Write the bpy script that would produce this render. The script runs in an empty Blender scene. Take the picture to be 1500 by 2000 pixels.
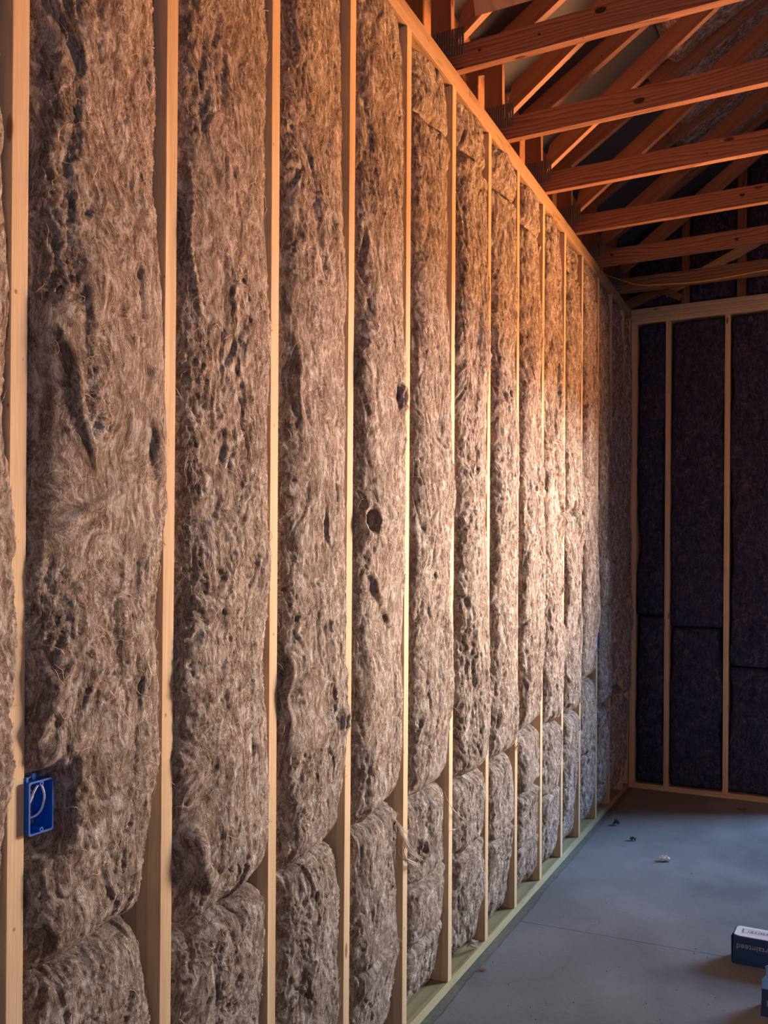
import bpy, math, random
import numpy as np
from mathutils import Matrix, Vector
C = bpy.context.scene.collection
random.seed(7)
# ------------------------------------------------------------------ camera
CAM = np.array([1.2706, -0.7009, 1.6316]); YAW = 0.4612; ROLL = 0.0059
F_PX, CX, CY = 1704.54, 755.04, 1106.72
cd = bpy.data.cameras.new('camera'); cam = bpy.data.objects.new('camera', cd); C.objects.link(cam)
cam.matrix_world = Matrix.Translation(Vector(CAM)) @ Matrix.Rotation(YAW, 4, 'Z') @ Matrix.Rotation(math.pi/2, 4, 'X') @ Matrix.Rotation(ROLL, 4, 'Z')
cd.sensor_fit = 'VERTICAL'; cd.sensor_height = 24; cd.lens = F_PX*24/2000
cd.shift_x = (750-CX)/2000; cd.shift_y = (CY-1000)/2000
cd.clip_start = 0.02
bpy.context.scene.camera = cam
# ------------------------------------------------------------------ light
sc = bpy.context.scene
sc.view_settings.view_transform = 'Standard'; sc.view_settings.look = 'None'
sc.view_settings.gamma = 1; sc.view_settings.use_curve_mapping = False
sc.view_settings.exposure = 0.0
w = bpy.data.worlds.new('world'); sc.world = w; w.use_nodes = True
w.node_tree.nodes['Background'].inputs[0].default_value = (0.45, 0.62, 1.0, 1)
w.node_tree.nodes['Background'].inputs[1].default_value = 0.35
def area(name, loc, direction, sx, sy, power, col, spread=180):
    l = bpy.data.lights.new(name, 'AREA'); l.shape = 'RECTANGLE'; l.size = sx; l.size_y = sy
    l.energy = power; l.color = col; l.spread = math.radians(spread)
    o = bpy.data.objects.new(name, l); C.objects.link(o); o.location = loc
    o.rotation_euler = Vector(direction).to_track_quat('-Z', 'Y').to_euler(); return o
# skylight and sunlit-driveway bounce entering the door opening in the back wall
area('sky_light', (6.0, 9.4, 4.9), (-0.60, -0.68, -0.42), 2.4, 3.0, 1200, (0.33, 0.58, 1.0))
area('added_neutral_light', (6.1, 9.6, 2.75), (-6.1, -6.5, 0.0), 3.0, 1.1, 185, (1.0, 0.96, 0.90), 40)  # added neutral light, no wall stands here; narrow spread favours mid-height of left wall
area('driveway_bounce', (5.2, 9.0, 0.45), (-5.2, -7.0, 4.6), 2.6, 1.0, 310, (1.0, 0.43, 0.16), 56)
# added fill light behind the camera, lifts shadows and tints the back wall
area('room_fill', (3.6, -2.0, 2.2), (-0.5, 1.0, 0.1), 1.8, 1.8, 32, (0.72, 0.68, 0.92))

H = 3.554; YB = 5.925; T0 = 1.83; TS = 0.6096
PLATE = 0.038; WB = -0.140
# ------------------------------------------------------------------ materials
def newmat(name):
    m = bpy.data.materials.new(name); m.use_nodes = True
    nt = m.node_tree; b = nt.nodes['Principled BSDF']
    return m, nt, b
def N(nt, t, **kw):
    n = nt.nodes.new(t)
    for k, v in kw.items():
        if k.startswith('_'): setattr(n, k[1:], v)
        else: n.inputs[k.replace('__', ' ')].default_value = v
    return n
def ramp(nt, stops):
    r = nt.nodes.new('ShaderNodeValToRGB'); e = r.color_ramp.elements
    while len(e) < len(stops): e.new(0.5)
    for i, (p, c) in enumerate(stops): e[i].position = p; e[i].color = (*c, 1)
    return r
def mixc(nt, a, b, fac, mode='MIX'):
    m = nt.nodes.new('ShaderNodeMix'); m.data_type = 'RGBA'; m.blend_type = mode
    L = nt.links.new
    for sock, v in ((m.inputs[0], fac), (m.inputs[6], a), (m.inputs[7], b)):
        if isinstance(v, (float, int)): sock.default_value = v
        elif isinstance(v, tuple): sock.default_value = (*v, 1)
        else: L(v, sock)
    return m.outputs[2]
def bump(nt, b, h, strength, dist):
    n = nt.nodes.new('ShaderNodeBump'); n.inputs['Strength'].default_value = strength
    n.inputs['Distance'].default_value = dist; nt.links.new(h, n.inputs['Height'])
    nt.links.new(n.outputs[0], b.inputs['Normal'])
def coords(nt, scale=(1, 1, 1), rot=(0, 0, 0), kind='Object', rnd=True):
    L = nt.links.new; tc = nt.nodes.new('ShaderNodeTexCoord')
    mp = nt.nodes.new('ShaderNodeMapping'); mp.inputs['Scale'].default_value = scale; mp.inputs['Rotation'].default_value = rot
    L(tc.outputs[kind], mp.inputs[0])
    if rnd:
        oi = nt.nodes.new('ShaderNodeObjectInfo'); c = nt.nodes.new('ShaderNodeCombineXYZ')
        mu = nt.nodes.new('ShaderNodeMath'); mu.operation = 'MULTIPLY'; mu.inputs[1].default_value = 37.0
        L(oi.outputs['Random'], mu.inputs[0]); L(mu.outputs[0], c.inputs[2])
        va = nt.nodes.new('ShaderNodeVectorMath'); L(mp.outputs[0], va.inputs[0]); L(c.outputs[0], va.inputs[1])
        return va.outputs[0]
    return mp.outputs[0]

def fiber_mat(name, dark, mid, light, pale):
    m, nt, b = newmat(name); L = nt.links.new
    v = coords(nt)
    wn = N(nt, 'ShaderNodeTexNoise', Scale=7.0, Detail=3.0); L(v, wn.inputs['Vector'])
    ws = nt.nodes.new('ShaderNodeVectorMath'); ws.operation = 'MULTIPLY_ADD'
    L(wn.outputs['Color'], ws.inputs[0]); ws.inputs[1].default_value = (.10, .10, .10); L(v, ws.inputs[2])
    st = nt.nodes.new('ShaderNodeMapping'); st.inputs['Scale'].default_value = (1, 1, 0.28); L(ws.outputs[0], st.inputs[0])
    f1 = N(nt, 'ShaderNodeTexNoise', Scale=260.0, Detail=4.0, Roughness=0.7, Distortion=1.8); L(st.outputs[0], f1.inputs['Vector'])
    f2 = N(nt, 'ShaderNodeTexNoise', Scale=38.0, Detail=6.0, Roughness=0.68, Distortion=1.6); L(st.outputs[0], f2.inputs['Vector'])
    f3 = N(nt, 'ShaderNodeTexNoise', Scale=24.0, Detail=4.0, Roughness=0.65, Distortion=0.8); L(ws.outputs[0], f3.inputs['Vector'])
    mx = nt.nodes.new('ShaderNodeMath'); mx.operation = 'MULTIPLY_ADD'; L(f1.outputs[0], mx.inputs[0]); mx.inputs[1].default_value = 0.45
    m2 = nt.nodes.new('ShaderNodeMath'); m2.operation = 'MULTIPLY'; L(f2.outputs[0], m2.inputs[0]); m2.inputs[1].default_value = 0.55; L(m2.outputs[0], mx.inputs[2])
    r = ramp(nt, [(0.38, dark), (0.5, mid), (0.62, light)]); L(mx.outputs[0], r.inputs[0])
    r3 = ramp(nt, [(0.52, (0, 0, 0)), (0.72, (1, 1, 1))]); L(f3.outputs[0], r3.inputs[0])
    mul = nt.nodes.new('ShaderNodeMath'); mul.operation = 'MULTIPLY'; L(r3.outputs[0], mul.inputs[0]); L(f2.outputs[0], mul.inputs[1])
    c = mixc(nt, r.outputs[0], pale, mul.outputs[0]); L(c, b.inputs['Base Color'])
    b.inputs['Roughness'].default_value = 0.85; b.inputs['Specular IOR Level'].default_value = 0.25
    b.inputs['Specular IOR Level'].default_value = 0.1
    bump(nt, b, mx.outputs[0], 1.0, 0.010)
    return m
def plain(name, col, rough=0.6, noise=0.0, scale=20, bmp=0.0, metallic=0.0):
    m, nt, b = newmat(name); b.inputs['Roughness'].default_value = rough; b.inputs['Metallic'].default_value = metallic
    if noise or bmp:
        v = coords(nt); n = N(nt, 'ShaderNodeTexNoise', Scale=float(scale), Detail=5.0, Roughness=0.6); nt.links.new(v, n.inputs['Vector'])
        lo = tuple(c*(1-noise) for c in col); hi = tuple(min(1, c*(1+noise)) for c in col)
        r = ramp(nt, [(0.3, lo), (0.7, hi)]); nt.links.new(n.outputs[0], r.inputs[0]); nt.links.new(r.outputs[0], b.inputs['Base Color'])
        if bmp: bump(nt, b, n.outputs[0], 0.6, bmp)
    else: b.inputs['Base Color'].default_value = (*col, 1)
    return m
def wood_mat(name, early, late, knot, ring=14.0, zs=.045, warp=.055, knots=True, stain=0.0):
    """boards have their length along local Z"""
    m, nt, b = newmat(name); L = nt.links.new
    v = coords(nt, scale=(1, 1, zs), rot=(0.02, 0.0, 0))
    nz = N(nt, 'ShaderNodeTexNoise', Scale=9.0, Detail=3.0, Roughness=0.5); L(v, nz.inputs['Vector'])
    add = nt.nodes.new('ShaderNodeVectorMath'); add.operation = 'MULTIPLY_ADD'
    L(nz.outputs['Color'], add.inputs[0]); add.inputs[1].default_value = (warp, warp, .0); L(v, add.inputs[2])
    off = nt.nodes.new('ShaderNodeVectorMath'); L(add.outputs[0], off.inputs[0]); off.inputs[1].default_value = (0.045, -0.06, 0)
    wv = nt.nodes.new('ShaderNodeTexWave'); wv.wave_type = 'RINGS'; wv.rings_direction = 'Z'; wv.wave_profile = 'SAW'
    wv.inputs['Scale'].default_value = ring; wv.inputs['Distortion'].default_value = 0.6; wv.inputs['Detail'].default_value = 1.0
    L(off.outputs[0], wv.inputs['Vector'])
    r = ramp(nt, [(0.0, early), (0.55, tuple(e*.6+l*.4 for e, l in zip(early, late))), (0.9, late), (1.0, early)]); L(wv.outputs[0], r.inputs[0])
    v2 = coords(nt, scale=(1, 1, 0.02))
    g = N(nt, 'ShaderNodeTexNoise', Scale=420.0, Detail=3.0, Roughness=0.6); L(v2, g.inputs['Vector'])
    g2 = ramp(nt, [(0.3, (.82, .80, .78)), (0.7, (1.05, 1.05, 1.05))]); L(g.outputs[0], g2.inputs[0])
    c = mixc(nt, r.outputs[0], g2.outputs[0], 1.0, 'MULTIPLY')
    oi = nt.nodes.new('ShaderNodeObjectInfo'); rr = ramp(nt, [(0, (.88, .86, .84)), (1, (1.06, 1.06, 1.06))]); L(oi.outputs['Random'], rr.inputs[0])
    c = mixc(nt, c, rr.outputs[0], 1.0, 'MULTIPLY')
    if knots:
        vk = coords(nt, scale=(1, 1, 0.33)); vo = N(nt, 'ShaderNodeTexVoronoi', Scale=9.0); L(vk, vo.inputs['Vector'])
        kr = ramp(nt, [(0.0, (1, 1, 1)), (0.055, (.9, .9, .9)), (0.085, (0, 0, 0))]); L(vo.outputs['Distance'], kr.inputs[0])
        c = mixc(nt, c, knot, kr.outputs[0])
        vd = coords(nt, scale=(1, 1, .8)); v3 = N(nt, 'ShaderNodeTexVoronoi', Scale=19.0); L(vd, v3.inputs['Vector'])
        dr = ramp(nt, [(0.0, (.9, .9, .9)), (0.05, (.7, .7, .7)), (0.08, (0, 0, 0))]); L(v3.outputs['Distance'], dr.inputs[0])
        c = mixc(nt, c, knot, dr.outputs[0])
    if stain:
        vs = coords(nt, scale=(1, 1, .25)); ns_ = N(nt, 'ShaderNodeTexNoise', Scale=9.0, Detail=6.0, Roughness=0.7, Distortion=1.0); L(vs, ns_.inputs['Vector'])
        sr = ramp(nt, [(0.54, (0, 0, 0)), (0.66, (1, 1, 1))]); L(ns_.outputs[0], sr.inputs[0]); sm = nt.nodes.new('ShaderNodeMath'); sm.operation = 'MULTIPLY'
        L(sr.outputs[0], sm.inputs[0]); sm.inputs[1].default_value = stain; c = mixc(nt, c, tuple(x*.4 for x in late), sm.outputs[0])
    L(c, b.inputs['Base Color']); b.inputs['Roughness'].default_value = 0.72; b.inputs['Specular IOR Level'].default_value = 0.3
    bump(nt, b, g.outputs[0], 0.25, 0.001)
    return m
M = {}
M['batt'] = fiber_mat('brown_glass_wool', (.085, .054, .040), (.33, .240, .185), (.78, .67, .58), (.92, .88, .83))
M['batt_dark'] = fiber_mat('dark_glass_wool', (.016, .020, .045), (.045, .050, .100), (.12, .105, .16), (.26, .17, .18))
M['strand'] = plain('loose_glass_fiber', (.66, .52, .42), 0.7)
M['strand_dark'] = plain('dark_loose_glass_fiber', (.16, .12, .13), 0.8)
M['stud'] = wood_mat('pale_pine', (.80, .60, .38), (.66, .45, .25), (.30, .13, .06), ring=10.0)
M['truss'] = wood_mat('red_pine', (.37, .185, .115), (.19, .075, .042), (.05, .02, .015), ring=17.0, zs=.11, warp=.13)
M['rafter'] = wood_mat('plain_red_pine', (.40, .225, .155), (.33, .17, .11), (.05, .02, .015), ring=5.0, warp=.06)
M['plate'] = wood_mat('top_plate_pine', (.50, .34, .20), (.36, .22, .12), (.12, .06, .03), ring=12.0, stain=.8)
M['treated'] = wood_mat('treated_pine', (.52, .47, .27), (.38, .34, .18), (.20, .15, .08), ring=9.0, stain=.35)
M['sheath'] = plain('brown_sheathing', (.42, .22, .11), 0.85, 0.15, 30)
M['grey_deck'] = plain('grey_roof_deck', (.062, .062, .070), 0.85, 0.08, 4)
M['metal'] = plain('galvanised_steel', (.20, .17, .16), 0.55, 0.1, 60, 0, 0.6)
M['blue'] = plain('blue_plastic', (.010, .12, .55), 0.4)
M['screw'] = plain('bright_steel', (.75, .68, .62), 0.3, metallic=0.9)
M['wire'] = plain('white_cable_jacket', (.80, .78, .76), 0.45)
M['yellow'] = plain('yellow_cable_jacket', (.85, .42, .04), 0.5)
M['ply'] = wood_mat('pale_plywood', (.86, .68, .50), (.74, .54, .36), (.4, .2, .1), ring=4.0, knots=False)
M['card_blue'] = plain('navy_printed_card', (.018, .060, .16), 0.55, 0.12, 8)
M['card_lightblue'] = plain('light_blue_card', (.16, .42, .90), 0.6, 0.1, 10)
M['card_white'] = plain('white_card', (.78, .80, .86), 0.6, 0.03, 10)
M['ink_grey'] = plain('grey_ink', (.50, .52, .58), 0.6)
M['ink_dark'] = plain('dark_ink', (.10, .11, .20), 0.6)
M['crumb'] = plain('dark_crumbs', (.03, .03, .035), 0.9)
M['paper'] = plain('crumpled_paper', (.72, .72, .74), 0.8, 0.1, 30)
M['chip'] = plain('wood_chip_tan', (.62, .36, .16), 0.8, 0.15, 60)
M['rag'] = plain('dark_scrap', (.10, .07, .06), 0.9, 0.2, 60)
def concrete(name, a, b_, speck):
    m, nt, b = newmat(name); L = nt.links.new; v = coords(nt, rnd=False)
    n1 = N(nt, 'ShaderNodeTexNoise', Scale=1.6, Detail=7.0, Roughness=0.62, Distortion=0.4); L(v, n1.inputs['Vector'])
    n2 = N(nt, 'ShaderNodeTexNoise', Scale=60.0, Detail=4.0, Roughness=0.7); L(v, n2.inputs['Vector'])
    r = ramp(nt, [(0.3, a), (0.7, b_)]); L(n1.outputs[0], r.inputs[0])
    r2 = ramp(nt, [(0.25, (1-speck,)*3), (0.7, (1.04,)*3)]); L(n2.outputs[0], r2.inputs[0])
    L(mixc(nt, r.outputs[0], r2.outputs[0], 1.0, 'MULTIPLY'), b.inputs['Base Color'])
    rr = N(nt, 'ShaderNodeMapRange'); rr.inputs['To Min'].default_value = 0.42; rr.inputs['To Max'].default_value = 0.66
    L(n1.outputs[0], rr.inputs[0]); L(rr.outputs[0], b.inputs['Roughness'])
    bump(nt, b, n2.outputs[0], 0.35, 0.0012 if speck < .3 else 0.006)
    return m
M['concrete'] = concrete('trowelled_concrete', (.145, .155, .165), (.275, .285, .295), .18)
M['rough_concrete'] = concrete('rough_concrete_edge', (.13, .13, .12), (.26, .26, .235), .55)
M['joint'] = plain('dark_joint', (.05, .05, .05), 0.95)
# ------------------------------------------------------------------ helpers
def mesh_obj(name, verts, faces, mat, parent=None, smooth=False, mw=None):
    me = bpy.data.meshes.new(name); me.from_pydata([tuple(v) for v in verts], [], faces); me.materials.append(mat)
    if smooth: me.polygons.foreach_set('use_smooth', [True]*len(me.polygons))
    me.update(); return link(name, me, parent, mw)
def link(name, me, parent=None, mw=None):
    o = bpy.data.objects.new(name, me); C.objects.link(o)
    if mw is None: mw = Matrix.Identity(4)
    if parent is not None:
        o.parent = parent; o.matrix_basis = WORLD[parent.name].inverted() @ mw
    else: o.matrix_basis = mw
    WORLD[o.name] = mw.copy(); return o
WORLD = {}
def empty(name, loc):
    o = bpy.data.objects.new(name, None); C.objects.link(o); o.location = loc; o.empty_display_size = 0.1
    WORLD[o.name] = Matrix.Translation(Vector(loc)); return o
def tag(o, label=None, cat=None, group=None, kind=None):
    if label: o['label'] = label
    if cat: o['category'] = cat
    if group: o['group'] = group
    if kind: o['kind'] = kind
    return o
def board(name, p0, p1, a, ta, tb, mat, parent, ch=0.0015, cut0=0, cut1=0):
    """bar from p0 to p1 (centre line); section ta along direction a, tb along length x a; local Z is the length.
    cut0/cut1 slide the +a side of the ends along the length (angled cuts)."""
    p0 = Vector(p0); p1 = Vector(p1); z = (p1-p0); Ln = z.length; z.normalize()
    a = Vector(a); a = (a - z*a.dot(z)).normalized(); b = z.cross(a)
    mw = Matrix((a, b, z)).transposed().to_4x4(); mw.translation = p0
    h, k = ta/2, tb/2
    sec = [(h-ch, -k), (h, -k+ch), (h, k-ch), (h-ch, k), (-h+ch, k), (-h, k-ch), (-h, -k+ch), (-h+ch, -k)]
    v = [(x, y, cut0*(x/h)) for x, y in sec] + [(x, y, Ln+cut1*(x/h)) for x, y in sec]
    f = [tuple(range(7, -1, -1)), tuple(range(8, 16))] + [(i, (i+1) % 8, 8+(i+1) % 8, 8+i) for i in range(8)]
    return mesh_obj(name, v, f, mat, parent, mw=mw)
def box(name, lo, hi, mat, parent=None):
    lo = Vector(lo); hi = Vector(hi); c = (lo+hi)/2; d = (hi-lo)/2
    v = [(sx*d.x, sy*d.y, sz*d.z) for sx in (-1, 1) for sy in (-1, 1) for sz in (-1, 1)]
    f = [(0, 1, 3, 2), (4, 6, 7, 5), (0, 4, 5, 1), (2, 3, 7, 6), (0, 2, 6, 4), (1, 5, 7, 3)]
    return mesh_obj(name, v, f, mat, parent, mw=Matrix.Translation(c))
def tube_geo(pts, r, ns=6, taper=False):
    pts = np.asarray(pts, float); n = len(pts); d = np.gradient(pts, axis=0); d /= np.linalg.norm(d, axis=1)[:, None]+1e-9
    ref = np.array([.31, .52, .79]); a = np.cross(d, ref); a /= np.linalg.norm(a, axis=1)[:, None]+1e-9; b = np.cross(d, a)
    th = np.arange(ns)/ns*2*np.pi; rr = np.full(n, r) if not taper else r*(1-0.8*np.abs(np.linspace(-1, 1, n))**2)
    v = pts[:, None, :] + rr[:, None, None]*(np.cos(th)[None, :, None]*a[:, None, :]+np.sin(th)[None, :, None]*b[:, None, :])
    f = [(i*ns+j, i*ns+(j+1) % ns, (i+1)*ns+(j+1) % ns, (i+1)*ns+j) for i in range(n-1) for j in range(ns)]
    f += [tuple(range(ns-1, -1, -1)), tuple((n-1)*ns+j for j in range(ns))]
    return v.reshape(-1, 3), f
def smooth_path(P, n=40):
    P = np.asarray(P, float); t = np.arange(len(P)); tt = np.linspace(0, len(P)-1, n); out = []
    for x in tt:
        i = min(int(x), len(P)-2); u = x-i; p0 = P[max(i-1, 0)]; p1 = P[i]; p2 = P[i+1]; p3 = P[min(i+2, len(P)-1)]
        out.append(.5*((2*p1)+(-p0+p2)*u+(2*p0-5*p1+4*p2-p3)*u*u+(-p0+3*p1-3*p2+p3)*u**3))
    return np.array(out)
# pixel -> point on a world plane: used only to read real positions off the photograph
CYW, SYW = math.cos(YAW), math.sin(YAW)
def pt(u, v, ax, val):
    X, Y = (u-CX)/F_PX, -(v-CY)/F_PX; cr, sr = math.cos(ROLL), math.sin(ROLL)
    X, Y = cr*X-sr*Y, sr*X+cr*Y
    d = np.array([CYW*X-SYW, SYW*X+CYW, Y]); return CAM + d*((val-CAM[ax])/d[ax])
# ------------------------------------------------------------------ numpy noise
def _h(ix, iy, s):
    h = (ix.astype(np.int64)*374761393 + iy.astype(np.int64)*668265263 + s*2147483647) & 0xffffffff
    h = ((h ^ (h >> 13))*1274126177) & 0xffffffff
    return (h ^ (h >> 16)) & 0xffff
_ang = np.arange(65536)*(2*np.pi/65536); _GX = np.cos(_ang).astype(np.float32); _GY = np.sin(_ang).astype(np.float32)
def perlin(x, y, s=0):
    x0 = np.floor(x); y0 = np.floor(y); fx = (x-x0).astype(np.float32); fy = (y-y0).astype(np.float32)
    ix = x0.astype(np.int64); iy = y0.astype(np.int64)
    ux = fx*fx*fx*(fx*(fx*6-15)+10); uy = fy*fy*fy*(fy*(fy*6-15)+10)
    def g(a, b, dx, dy):
        h = _h(ix+a, iy+b, s); return _GX[h]*dx+_GY[h]*dy
    n00 = g(0, 0, fx, fy); n10 = g(1, 0, fx-1, fy); n01 = g(0, 1, fx, fy-1); n11 = g(1, 1, fx-1, fy-1)
    a = n00+ux*(n10-n00); b = n01+ux*(n11-n01); return (a+uy*(b-a))*1.5
# ------------------------------------------------------------------ insulation batts
_th = np.linspace(math.pi, 0, 2001); _e = 0.36
_c0 = np.sign(np.cos(_th))*np.abs(np.cos(_th))**_e; _s0 = np.abs(np.sin(_th))**_e
def batt(label, group, frame, W, L, res, seed, D=0.135, back=-0.125, bulge=0.02, gapL=(), gapR=(), dips=(), creases=10,
         tilt0=0.0, tilt1=0.0, round0=0.07, round1=0.04, amp=1.0, fibers=60, dark=False, pits=(), lean=(), deco=(), dents=()):
    """frame: 4x4 whose columns are across, outward, along, origin at the middle of the bottom edge on the stud face plane.
    gapL/gapR/lean: (along, value) knots; dips: (along, depth, halfwidth)"""
    rs = np.random.RandomState(seed)
    # arclength resampled cross-section
    hw = W/2; X = _c0*hw; Y = _s0*D; ds = np.r_[0, np.cumsum(np.hypot(np.diff(X), np.diff(Y)))]
    P = ds[-1]; nt_ = max(24, int(P/res)); nv = max(16, int(L/(res*1.15)))
    t = np.linspace(0, P, nt_+1); c = np.interp(t, ds, _c0); s = np.interp(t, ds, _s0)
    nx = np.gradient(s*D, t); ny = -np.gradient(c*hw, t); nx, ny = -nx, -ny
    nl = np.hypot(nx, ny)+1e-9; nx /= nl; ny /= nl
    if ny[len(ny)//2] < 0: nx, ny = -nx, -ny
    v = np.linspace(0, L, nv+1)
    Vg, Tg = np.meshgrid(v, t, indexing='ij'); Cg = np.broadcast_to(c, Vg.shape); Sg = np.broadcast_to(s, Vg.shape)
    def knots(k, default):
        if not len(k): return np.full_like(v, default)
        k = sorted(k); x = np.array([a for a, _ in k]); y = np.array([b for _, b in k])
        i = np.interp(v, x, y); n = max(1, int(0.05/(L/nv))); return np.convolve(np.pad(i, n, 'edge'), np.ones(2*n+1)/(2*n+1), 'valid')
    o = rs.rand()*50
    gl = knots(gapL, 0.004) + 0.009*perlin(v*4.0+o, v*0+.5, seed)+0.005*perlin(v*14.0+o, v*0+.5, seed+7)
    gr = knots(gapR, 0.010) + 0.009*perlin(v*3.5+o, v*0+9.5, seed)+0.005*perlin(v*13.0+o, v*0+.5, seed+8)
    de = np.clip(v/round0, 0, 1) if round0 else np.ones_like(v); du = np.clip((L-v)/round1, 0, 1) if round1 else np.ones_like(v)
    fe = np.sqrt(np.clip(1-(1-de)**2, 0, 1))*np.sqrt(np.clip(1-(1-du)**2, 0, 1))
    D_v = D*(0.25+0.75*fe) + 0.010*perlin(v*2.2+o, v*0+.3, seed+3)*fe + knots(lean, 0.0)
    side = 0.86+0.14*fe
    U = np.where(Cg < 0, Cg*(hw-gl)[:, None], Cg*(hw-gr)[:, None])*side[:, None]
    Wd = back + Sg*D_v[:, None] + bulge*np.clip(1-Cg**2, 0, 1)*fe[:, None]
    # relief: s measured along the section, z along the batt
    S_ = Tg + o; Z = Vg + o*1.7
    w1 = perlin(S_*5, Z*3, seed+11); w2 = perlin(S_*5+20, Z*3, seed+12); w3 = perlin(S_*14, Z*9, seed+13); w4 = perlin(S_*14+9, Z*9, seed+14)
    q = S_ + .07*w1 + .018*w3; z = Z + .10*w2 + .03*w4
    big = perlin(q*6, z*2.6, seed+1)*.012 + perlin(q*2.5, z*1.3, seed+31)*.008
    lump = np.clip(perlin(S_*3.2, Z*2.4, seed+15)*1.6+.45, 0, 1)          # lumpy regions against combed regions
    fold = (np.sqrt(np.abs(perlin(q*11, z*4.6, seed+2))+.015)-.45)*.0095
    fold2 = (np.sqrt(np.abs(perlin(q*24+w3, z*(9+5*lump), seed+4))+.02)-.45)*.0072
    med = (np.sqrt(np.abs(perlin(q*48+1.2*w4, z*24, seed+5))+.03)-.45)*.0048
    cell = np.maximum(0, perlin(q*34+w4, z*30, seed+19))*.0030*lump      # small rounded clumps
    comb = (0.4-np.abs(perlin(q*60+1.5*w3, z*9, seed+17)))*.0034*(1-.6*lump)  # combed vertical grooves
    fine = (0.35-np.abs(perlin(q*95+2*w3, z*34, seed+6)))*.0030
    vf = perlin(q*190+3*w3, z*60, seed+9)*.0022 if res < 0.007 else 0
    disp = (big+fold+(fold2+med)*(.6+.5*lump)+cell+comb+fine+vf)*amp
    for k in range(int(creases*L*.8)):
        sc_, vc = rs.uniform(.1, P-.1), rs.uniform(0, L); ln = rs.uniform(.03, .11); an = rs.normal(0, .55); dp = rs.uniform(.004, .010); wd = rs.uniform(.003, .008)
        i0, i1 = np.searchsorted(v, [vc-.2, vc+.2]); dv = Vg[i0:i1]-vc; dt = Tg[i0:i1]-sc_
        al = dv*math.cos(an)+dt*math.sin(an); pp = dt*math.cos(an)-dv*math.sin(an)+.012*np.sin(al*28+k)
        e = np.exp(-(al/ln)**2*1.5)
        disp[i0:i1] += -dp*np.exp(-(pp/wd)**2)*e + dp*.5*np.exp(-((pp-2.2*wd)/(1.6*wd))**2)*e
    for (pv, pu, dp, rad) in pits:
        dt = Tg-(P/2+pu); dv = Vg-pv; rr = np.hypot(dt, dv*.8)
        disp += -dp*np.exp(-(rr/rad)**2) + dp*.35*np.exp(-((rr-1.7*rad)/(.7*rad))**2)
    for (dz, dp, hwid) in dips:
        wv = .018*perlin(Tg*8+o, Tg*0+dz, seed+21)
        g = np.exp(-((Vg-dz+wv)/hwid)**2); g2 = np.exp(-((Vg-dz+wv+2*hwid)/(1.5*hwid))**2)
        disp += -dp*g + dp*.3*g2; 
    for (kv0, ku0, kv1, ku1, hgt, wid) in deco:      # raised rolls / folds of fibre
        for tt in np.linspace(0, 1, 24):
            a_, b_ = kv0+(kv1-kv0)*tt, ku0+(ku1-ku0)*tt
            i0, i1 = np.searchsorted(v, [a_-.06, a_+.06])
            rr = np.hypot(Tg[i0:i1]-(P/2+b_)-.008*math.sin(tt*9), (Vg[i0:i1]-a_))
            disp[i0:i1] = np.maximum(disp[i0:i1], hgt*math.sin(math.pi*min(1, tt*.9+.1))*np.sqrt(np.clip(1-(rr/wid)**2, 0, 1)))
            rr2 = np.hypot(Tg[i0:i1]-(P/2+b_)+1.3*wid, (Vg[i0:i1]-a_)); disp[i0:i1] -= hgt*.12*np.exp(-(rr2/(.5*wid))**2)
    env = np.clip(np.minimum(Tg, P-Tg)/.05, 0.15, 1)
    disp = disp*env
    vend = np.minimum(Vg, L-Vg); dsc = np.clip(vend/.01, 0, 1); disp = disp*dsc
    U = U + nx[None, :]*disp; Wd = Wd + ny[None, :]*disp
    for (dv_, du_, dd_, ru_, rv_) in dents: Wd = Wd - dd_*np.exp(-((U-du_)/ru_)**4-((Vg-dv_)/rv_)**4)
    Zz = Vg + tilt0*U*(1-Vg/L) + tilt1*U*(Vg/L) + .006*perlin(S_*11, Z*6, seed+16)
    # round the ends a little across
    pos = np.stack([U, Wd, Zz], -1).reshape(-1, 3)
    n1 = nt_+1; idx = np.arange((nv+1)*n1).reshape(nv+1, n1)
    q4 = np.stack([idx[:-1, :-1], idx[:-1, 1:], idx[1:, 1:], idx[1:, :-1]], -1).reshape(-1, 4)[:, ::-1]
    me = bpy.data.meshes.new('insulation_batt'); nV = len(pos)
    caps = [idx[0, :], idx[-1, ::-1], ]; backq = np.stack([idx[:-1, -1], idx[:-1, 0], idx[1:, 0], idx[1:, -1]], -1)[:, ::-1]
    me.vertices.add(nV); me.vertices.foreach_set('co', pos.astype(np.float32).ravel())
    loops = np.concatenate([q4.ravel(), backq.ravel(), caps[0], caps[1]]).astype(np.int32)
    nq = len(q4)+len(backq); starts = np.r_[np.arange(nq)*4, nq*4, nq*4+n1]
    me.loops.add(len(loops)); me.loops.foreach_set('vertex_index', loops)
    me.polygons.add(nq+2); me.polygons.foreach_set('loop_start', starts.astype(np.int32))
    me.polygons.foreach_set('use_smooth', np.r_[np.ones(nq, bool), [False, False]])
    me.update(calc_edges=True); me.validate()
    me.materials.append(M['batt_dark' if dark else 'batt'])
    ob = link('insulation_batt', me, None, frame); tag(ob, label, 'insulation', group)
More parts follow.
